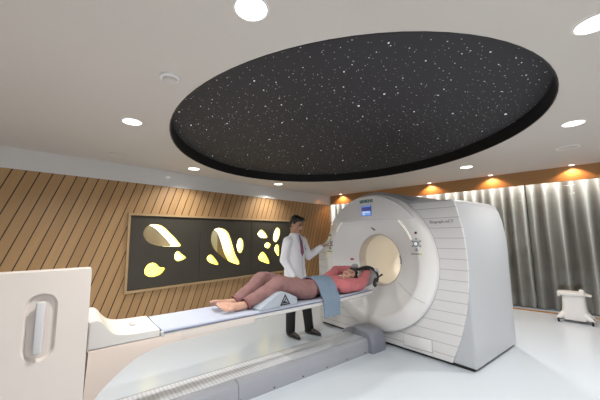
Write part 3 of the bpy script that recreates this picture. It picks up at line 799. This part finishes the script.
# ---------------- doctor (figure space: x = his left, -y = the way he faces)
DG, DH = 2.66, 3.54
doc = thing('person', 'standing person in a white coat with maroon tie, one hand on the scanner control', 'person', DG, DH, rot=-YAW+math.radians(12))
def D(p): return Vector((DG+p[0], DH+p[1], p[2]))
DT = Matrix.Translation((DG, DH, 0))
HT = DT @ Matrix.Translation((-.028, -.062, 1.583)) @ Euler((math.radians(22), 0, math.radians(2))).to_matrix().to_4x4() @ Matrix.Scale(1.05, 4)
LSH, LEL, LWR = (.160, .0, 1.335), (.240, -.060, 1.10), (.405, -.196, 1.235)
RSH, REL, RWR = (-.165, .0, 1.335), (-.215, .03, 1.07), (-.185, -.13, .85)
bm = bmesh.new(); head(bm, HT)
cap(bm, D((-.005, .0, 1.40)), HT @ Vector((0, .02, -.06)), .056, .053)
oval_loft(bm, [(D((0, .01, z)), (w, 0, 0), (0, d, 0)) for z, w, d in ((.86, .14, .10), (.98, .135, .095), (1.1, .135, .09), (1.25, .15, .095), (1.37, .15, .08), (1.42, .08, .06))])
for s, e_, w in ((LSH, LEL, LWR), (RSH, REL, RWR)): chain(bm, [D(s), D(e_), D(w)], [.05, .042, .028])
chain(bm, [D((-.085, .01, .90)), D((-.10, 0, .48)), D((-.110, .013, .09))], [.085, .055, .038]); chain(bm, [D((.085, .01, .90)), D((.115, -.09, .48)), D((.160, -.111, .09))], [.085, .055, .038])
def hand_T(w, dirv, palm):
    x = Vector(dirv).normalized(); z = -Vector(palm); z = (z - x*z.dot(x)).normalized(); y = z.cross(x)
    return DT @ Matrix(((x.x, y.x, z.x, w[0]), (x.y, y.y, z.y, w[1]), (x.z, y.z, z.z, w[2]), (0, 0, 0, 1)))
hand(bm, hand_T((.410, -.200, 1.24), (.0686, -.0861, .055), (.3, -.5, -.75)), -1, .30)
hand(bm, hand_T((-.184, -.137, .843), (.10, -.35, -.80), (.9, .1, -.1)), 1, .4)
me = fuse(bm, .0055, 3)
paint(me, head_rules(HT, 1, 2), [M['skin2'], M['eye'], M['lips']])
link('body', me, None, doc)
bm = bmesh.new(); RH = HT.to_3x3().to_euler()
for c, r in (((0, .030, .050), (.084, .094, .080)), ((0, .055, .0), (.079, .064, .085)), ((0, -.044, .094), (.072, .048, .030)), ((-.035, -.060, .082), (.035, .028, .020)), ((.04, -.058, .084), (.034, .026, .018)), ((-.074, -.005, .035), (.012, .03, .04)), ((.074, -.005, .035), (.012, .03, .04))): ell(bm, HT @ Vector(c), r, RH)
link('hair', fuse(bm, .006, 3), M['hair'], doc)
# coat
bm = bmesh.new()
oval_loft(bm, [(D((x, y, z)), (w, 0, 0), (0, d, 0)) for x, y, z, w, d in ((.0, .01, .70, .205, .155), (0, .01, .82, .195, .145), (0, .01, .96, .180, .132), (0, .005, 1.10, .168, .125), (0, .0, 1.22, .172, .122), (0, .0, 1.32, .172, .108), (0, .005, 1.385, .140, .088), (0, .010, 1.43, .098, .074), (0, .008, 1.462, .072, .066))], 40)
for s, e_, w in ((LSH, LEL, LWR), (RSH, REL, RWR)):
    sv, ev, wv = Vector(s), Vector(e_), Vector(w); wv2 = ev + (wv-ev)*.93
    chain(bm, [D(sv), D(sv.lerp(ev, .5)), D(ev), D(ev.lerp(wv2, .5)), D(wv2)], [.072, .066, .061, .055, .050])
ctm = fuse(bm, .008, 9); crease(ctm, .006, 9.)
coat = link('coat', ctm, M['coat'], doc)
bv = BVHTree.FromPolygons([v.co + Vector((DG, DH, 0)) for v in ctm.vertices], [tuple(p.vertices) for p in ctm.polygons])
def drape(name, outline, m, off, parent, thick=.004, holes=None):
    """a patch of cloth lying on the front of the coat; outline in (x, z)"""
    bm = bmesh.new()
    me_ = plate('tmp', outline, [], .001); bm.from_mesh(me_); bpy.data.meshes.remove(me_)
    top_ = [f for f in bm.faces if f.normal.z < .5]; bmesh.ops.delete(bm, geom=top_, context='FACES')
    bmesh.ops.triangulate(bm, faces=bm.faces)
    for _ in range(3): bmesh.ops.subdivide_edges(bm, edges=[e for e in bm.edges if e.calc_length() > .018], cuts=1, use_grid_fill=True)
    for v in bm.verts:
        x, z = v.co.x, v.co.y
        hit = bv.ray_cast(Vector((DG+x, DH-1, z)), Vector((0, 1, 0)))
        y = hit[0].y if hit[0] else DH-.05
        v.co = (DG+x, y-off, z)
    r = bmesh.ops.extrude_face_region(bm, geom=bm.faces[:])
    for v in [g for g in r['geom'] if isinstance(g, bmesh.types.BMVert)]: v.co.y -= thick
    return mk(name, bm, m, parent)
drape('shirt', [(-.045, 1.465), (-.075, 1.41), (.005, 1.10), (.085, 1.41), (.053, 1.465)], M['shirt'], .001, doc)
drape('tie', [(-.018, 1.425), (.026, 1.425), (.022, 1.39), (.044, 1.17), (.006, 1.11), (-.032, 1.17), (-.014, 1.39)], M['tie'], .008, doc, .006)
for s in (-1, 1):
    drape('lapel', [(s*.045+.004, 1.432), (s*.080, 1.415), (s*.125, 1.31), (s*.105, 1.275), (s*.012+.004, 1.115), (s*.004+.004, 1.13), (s*.062, 1.36)][::s], M['coat'], .006, coat, .006)
    drape('collar_tip', [(s*.012, 1.432), (s*.050, 1.430), (s*.052, 1.395), (s*.022, 1.372)][::s], M['shirt'], .010, doc, .004)
drape('coat_edge', [(.006, 1.11), (.012, 1.11), (.016, .70), (.010, .70)], M['ltgrey'], .001, coat, .003)
drape('breast_pocket', [(.085, 1.24), (.155, 1.24), (.152, 1.16), (.12, 1.145), (.088, 1.16)], M['coat'], .002, coat, .004)
bd = drape('name_badge', [(.09, 1.225), (.15, 1.225), (.15, 1.175), (.09, 1.175)], M['badge'], .008, doc, .004)
drape('badge_stripe', [(.092, 1.223), (.148, 1.223), (.148, 1.207), (.092, 1.207)], M['badgeblue'], .0125, bd, .002)
for x in (.10, .118): 
    drape('pen', [(x, 1.275), (x+.008, 1.275), (x+.008, 1.21), (x, 1.21)], M['badgeblue'] if x < .11 else M['dark'], .006, doc, .006)
# trousers and shoes
bm = bmesh.new()
ell(bm, D((0, .01, .88)), (.155, .115, .10))
chain(bm, [D((-.080, .01, .88)), D((-.105, .0, .48)), D((-.110, .013, .085))], [.10, .072, .066])
chain(bm, [D((.080, .01, .88)), D((.118, -.09, .48)), D((.160, -.111, .085))], [.10, .072, .066])
link('trousers', fuse(bm, .008, 4), M['trouser'], doc)
for (x, y, dx, dy) in ((-.110, .013, -.188, -.982), (.160, -.111, .007, -1)):
    d = Vector((dx, dy, 0)).normalized(); bm = bmesh.new(); a = Vector((x, y, 0)) - d*.035
    chain(bm, [D(a+Vector((0, 0, .042))), D(a+d*.10+Vector((0, 0, .045))), D(a+d*.19+Vector((0, 0, .033))), D(a+d*.225+Vector((0, 0, .026)))], [.040, .043, .032, .022])
    cap(bm, D(a+d*.03+Vector((0, 0, .05))), D(a+d*.03+Vector((0, 0, .085))), .042, .040)
    me = fuse(bm, .006, 3)
    for v in me.vertices: v.co.z = max(v.co.z, .001)
    sh = link('shoe', me, M['shoe'], doc)

# ---------------- patient (authored straight in the scanner frame)
pt = thing('person', 'person lying on the table in coral top and mauve trousers, barefoot, arms raised overhead', 'person', 1.95, TC, .745)
# head: lying on the back, face up
hz_ = Vector((.93, 0, .37)).normalized()              # crown direction
fy = -(Vector((-.30, -.42, .86))); fy = (fy - hz_*fy.dot(hz_)).normalized()   # back-of-head direction
hx_ = fy.cross(hz_)
PHT = Matrix(((hx_.x, fy.x, hz_.x, 2.755), (hx_.y, fy.y, hz_.y, 2.570), (hx_.z, fy.z, hz_.z, .900), (0, 0, 0, 1)))
NS, NE, NW = Vector((2.47, 2.405, .840)), Vector((2.735, 2.385, .835)), Vector((3.035, 2.500, .950))
FS, FE, FWR = Vector((2.50, 2.715, .865)), Vector((2.755, 2.78, .955)), Vector((3.00, 2.655, .965))
NK, FK = Vector((1.655, 2.475, .945)), Vector((1.575, 2.685, .975))
NA, FA = Vector((1.305, 2.50, .790)), Vector((1.29, 2.665, .792))
bm = bmesh.new(); head(bm, PHT)
cap(bm, (2.54, TC, .865), PHT @ Vector((0, .005, -.065)), .056, .050)
oval_loft(bm, [((g, TC, z), (0, w, 0), (0, 0, d)) for g, z, w, d in ((2.02, .83, .13, .075), (2.15, .84, .125, .07), (2.3, .845, .13, .075), (2.45, .85, .14, .075), (2.55, .845, .09, .055))])
for s, e_, w in ((NS, NE, NW), (FS, FE, FWR)): chain(bm, [s, e_, w], [.045, .036, .025])
for hp, kn, an in ((Vector((2.05, 2.49, .83)), NK, NA), (Vector((2.05, 2.66, .83)), FK, FA)): chain(bm, [hp, kn, an], [.08, .052, .034])
def PM(w, dirv, palm):
    x = Vector(dirv).normalized(); z = -Vector(palm); z = (z - x*z.dot(x)).normalized(); y = z.cross(x)
    return Matrix(((x.x, y.x, z.x, w[0]), (x.y, y.y, z.y, w[1]), (x.z, y.z, z.z, w[2]), (0, 0, 0, 1)))
hand(bm, PM(NW, (.65, .55, .25), (.2, .35, -.9)), -1, .55)
hand(bm, PM(FWR, (.6, -.7, -.05), (.1, -.2, -1)), 1, .55)
TOES = []
def foot(an, big, little, heel):
    an, big, little, heel = Vector(an), Vector(big), Vector(little), Vector(heel)
    mid = (big+little)/2
    cap(bm, an, heel, .036, .029); cap(bm, heel, an.lerp(mid, .45)-Vector((0, 0, .006)), .029, .030); cap(bm, an, an.lerp(mid, .55), .034, .030)
    bk = Vector((.058, 0, .002))
    cap(bm, an.lerp(mid, .45), big+bk, .030, .017); cap(bm, an.lerp(mid, .4), little+bk, .027, .014); cap(bm, big+bk, little+bk, .016, .013)
    for k in range(5):
        p = big.lerp(little, k/4); r = .0125 if k == 0 else .0095-.0006*k
        q = p + Vector((.004*(k == 0), 0, .003))
        chain(bm, [p+bk*.9, p+bk*.4+Vector((0, 0, .007)), q], [r*1.1, r*1.02, r*.9], n=10); TOES.append((q, r))
foot(NA, (1.040, 2.525, .822), (1.082, 2.462, .774), (1.215, 2.495, .778))
foot(FA, (1.030, 2.640, .826), (1.062, 2.708, .780), (1.215, 2.675, .778))
me = fuse(bm, .0045, 2)
rules = head_rules(PHT, 1, 2)
def isnail(p):
    for q, r in TOES:
        if (p-(q+Vector((.004, 0, r*.8)))).length < r*.75: return True
    return False
paint(me, rules + [(3, isnail)], [M['skin'], M['eye'], M['lips'], M['nail']])
link('body', me, None, pt)
bm = bmesh.new(); RH = PHT.to_3x3().to_euler()
for c, r in (((0, .032, .046), (.085, .092, .080)), ((0, .055, -.005), (.082, .062, .085)), ((0, -.035, .094), (.068, .042, .022)), ((-.066, .02, .0), (.025, .05, .07)), ((.066, .02, 0), (.025, .05, .07))): ell(bm, PHT @ Vector(c), r, RH)
link('hair', fuse(bm, .006, 3), M['hair'], pt)
# top with wide sleeves
bm = bmesh.new()
oval_loft(bm, [((g, TC, z), (0, w, 0), (0, 0, d)) for g, z, w, d in ((2.03, .838, .172, .090), (2.15, .845, .165, .090), (2.3, .850, .172, .092), (2.43, .850, .185, .092), (2.52, .850, .165, .078), (2.59, .872, .080, .066))], 40)
for s, e_, w, rs in ((NS, NE, NW, [.080, .078, .076, .062, .047]), (FS, FE, FWR, [.076, .072, .066, .056, .046])):
    ww = e_ + (w-e_)*.80
    chain(bm, [s, s.lerp(e_, .5), e_, e_.lerp(ww, .5), ww], rs)
tm = fuse(bm, .008, 5); crease(tm, .010, 11.)
for v in tm.vertices: v.co.z = max(v.co.z, .752)
tp = link('top', tm, M['top'], pt)
# loose trousers
bm = bmesh.new(); ell(bm, (2.06, TC, .842), (.12, .180, .093))
for hp, kn, an in ((Vector((2.03, 2.485, .835)), NK, NA), (Vector((2.03, 2.675, .835)), FK, FA)):
    en = kn + (an-kn)*.86
    chain(bm, [hp, hp.lerp(kn, .5)+Vector((0, 0, -.008)), kn, kn.lerp(en, .5)+Vector((0, 0, -.012)), en], [.105, .100, .082, .070, .066])
    chain(bm, [kn.lerp(en, .35)+Vector((0, 0, -.02)), en+Vector((.01, 0, -.012))], [.062, .056])
pm = fuse(bm, .008, 4); crease(pm, .010, 10.)
for v in pm.vertices: v.co.z = max(v.co.z, .753)
tr = link('trousers', pm, M['pants'], pt)
for kn, an in ((NK, NA), (FK, FA)):
    e0 = kn + (an-kn)*.95; e1 = kn + (an-kn)*1.00; d = (an-kn).normalized(); u = Vector((0, 1, 0)); w = d.cross(u)
    bm = bmesh.new(); R = [[bm.verts.new(c + (u*math.cos(2*PI*k/28)+w*math.sin(2*PI*k/28))*r) for k in range(28)] for c, r in ((e0, .064), (e1, .067), (e1, .058), (e0, .058))]
    for A_, B_ in zip(R, R[1:]+R[:1]):
        for k in range(28): bm.faces.new((A_[k], A_[(k+1) % 28], B_[(k+1) % 28], B_[k]))
    for v in bm.verts: v.co.z = max(v.co.z, .753)
    mk('hem', bm, M['hem'], tr)

# ================================================================== THINGS ON THE TABLE
# cloth band over the waist
bl = None
prof = [(2.815, .756), (2.79, .80), (2.765, .858), (2.70, .918), (2.62, .944), (2.54, .944), (2.46, .920), (2.40, .862), (2.365, .80), (2.332, .762), (2.318, .735), (2.312, .69), (2.308, .63), (2.302, .578)]
pp = catmull(prof, 4, False)
bm = bmesh.new(); rows = []
for i, p in enumerate(pp):
    t_ = i/(len(pp)-1)
    g0 = 2.165 - .075*t_ - .02*math.sin(t_*PI); g1 = 2.405 - .095*t_
    rows.append([bm.verts.new((g0+(g1-g0)*k/8, p.x, p.y + .003*math.sin(k*1.7+t_*9))) for k in range(9)])
for A_, B_ in zip(rows, rows[1:]):
    for k in range(8): bm.faces.new((A_[k], A_[k+1], B_[k+1], B_[k]))
bmesh.ops.recalc_face_normals(bm, faces=bm.faces)
r = bmesh.ops.solidify(bm, geom=bm.faces[:], thickness=-.008)
blk = mk('waist_band', bm, M['blanket']); blk.location = W(2.25, 2.56, .75); blk.rotation_euler = (0, 0, -YAW)
blk.data.transform(Matrix.Translation((-2.25, -2.56, -.75)))
tag(blk, 'blue-grey cloth band laid over the waist of the lying person, hanging off the table', 'body band')

# knee wedge
wd = thing('knee_wedge', 'grey foam knee wedge with a black triangle mark, under the knees of the lying person', 'foam wedge', 1.53, TC, .75)
wp = [(1.355, .754), (1.355, .770), (1.43, .805), (1.52, .858), (1.585, .884), (1.63, .886), (1.665, .872), (1.765, .822), (1.775, .812), (1.775, .754)]
bm = bmesh.new(); prism(bm, wp, 'y', TH0+.003, 2.80, .008, 2); wb = mk('cushion', bm, M['wedge'], wd)
tri = [(1.572, .768), (1.690, .768), (1.631, .868)]; tin = [(1.592, .780), (1.670, .780), (1.631, .847)]
me = plate('triangle_mark', tri, [tin], .002); link('triangle_mark', onwall(me, TH0), M['strap'], wb, False)
bm = bmesh.new()
prism(bm, [(1.600, .784), (1.662, .784), (1.655, .792), (1.640, .797), (1.628, .812), (1.614, .806), (1.606, .796)], 'y', TH0, TH0+.003)
prism(bm, [(1.628, .815), (1.640, .812), (1.642, .824), (1.632, .828)], 'y', TH0, TH0+.003); mk('mark_figure', bm, M['strap'], wb, False)

# head and arm support
hs = thing('arm_support', 'grey head and arm support with black straps at the head end of the table', 'arm support', 2.95, 2.56, .75)
gz = [tuple(p) for p in catmull([(2.80, .752), (2.95, .752), (3.06, .782), (3.14, .85), (3.165, .93), (3.13, .985), (3.085, .975), (3.105, .92), (3.075, .86), (3.01, .805), (2.93, .780), (2.80, .774)], 4)]
bm = bmesh.new(); prism(bm, gz, 'y', 2.425, 2.71, .008, 2)
shl = mk('shell', bm, M['ltgrey'], hs)
bm = bmesh.new(); ell(bm, (2.86, 2.58, .79), (.10, .09, .028)); link('head_cushion', fuse(bm, .008, 3), M['wedge'], hs)
bm = bmesh.new(); ell(bm, (3.065, 2.415, .815), (.036, .022, .060), Euler((0, .25, 0))); rp = link('side_pad', fuse(bm, .005, 3), M['strap'], hs)
bm = bmesh.new(); lathe(bm, [(0, 2.388), (.012, 2.388), (.015, 2.40)], (3.063, 0, .81), 'y', 14); mk('pad_bolt', bm, M['grey'], rp)
def band(pts, w, th, name, m):
    bm = bmesh.new(); pts = [Vector(p) for p in catmull(pts, 4, False)]; R = []
    for i, p in enumerate(pts):
        d = (pts[min(i+1, len(pts)-1)]-pts[max(i-1, 0)]).normalized(); u = Vector((.75, .25, .6)); u = (u-d*u.dot(d)).normalized(); n_ = d.cross(u)
        R.append([bm.verts.new(p+u*a*w+n_*b*th) for a, b in ((-1, -1), (1, -1), (1, 1), (-1, 1))])
    for A_, B_ in zip(R, R[1:]):
        for k in range(4): bm.faces.new((A_[k], A_[(k+1) % 4], B_[(k+1) % 4], B_[k]))
    bm.faces.new(R[0]); bm.faces.new(R[-1][::-1]); return mk(name, bm, m, hs)
band([(2.90, 2.54, .975), (2.96, 2.51, 1.000), (3.03, 2.475, 1.002), (3.09, 2.44, .965), (3.12, 2.42, .91), (3.115, 2.41, .85), (3.09, 2.41, .80)], .017, .006, 'strap', M['strap'])
band([(2.86, 2.60, .955), (2.92, 2.56, .980), (2.98, 2.52, .985), (3.04, 2.475, .965)], .015, .006, 'strap', M['strap'])
bm = bmesh.new(); tube(bm, [(3.11, 2.425, .855), (3.17, 2.42, .885), (3.21, 2.415, .90)], [.010, .009, .013]); mk('strap_buckle', bm, M['strap'], hs)
bm = bmesh.new(); ell(bm, (2.97, 2.66, 1.005), (.05, .045, .035)); mk_ = link('grip_ball', fuse(bm, .007, 3), M['grey'], hs)

# ================================================================== WORLD / VIEW
w = bpy.data.worlds.new('world'); sc.world = w; w.use_nodes = True
w.node_tree.nodes['Background'].inputs[0].default_value = (.9, .92, 1, 1); w.node_tree.nodes['Background'].inputs[1].default_value = .3
sc.view_settings.view_transform = 'Standard'; sc.view_settings.look = 'None'; sc.view_settings.exposure = -.76
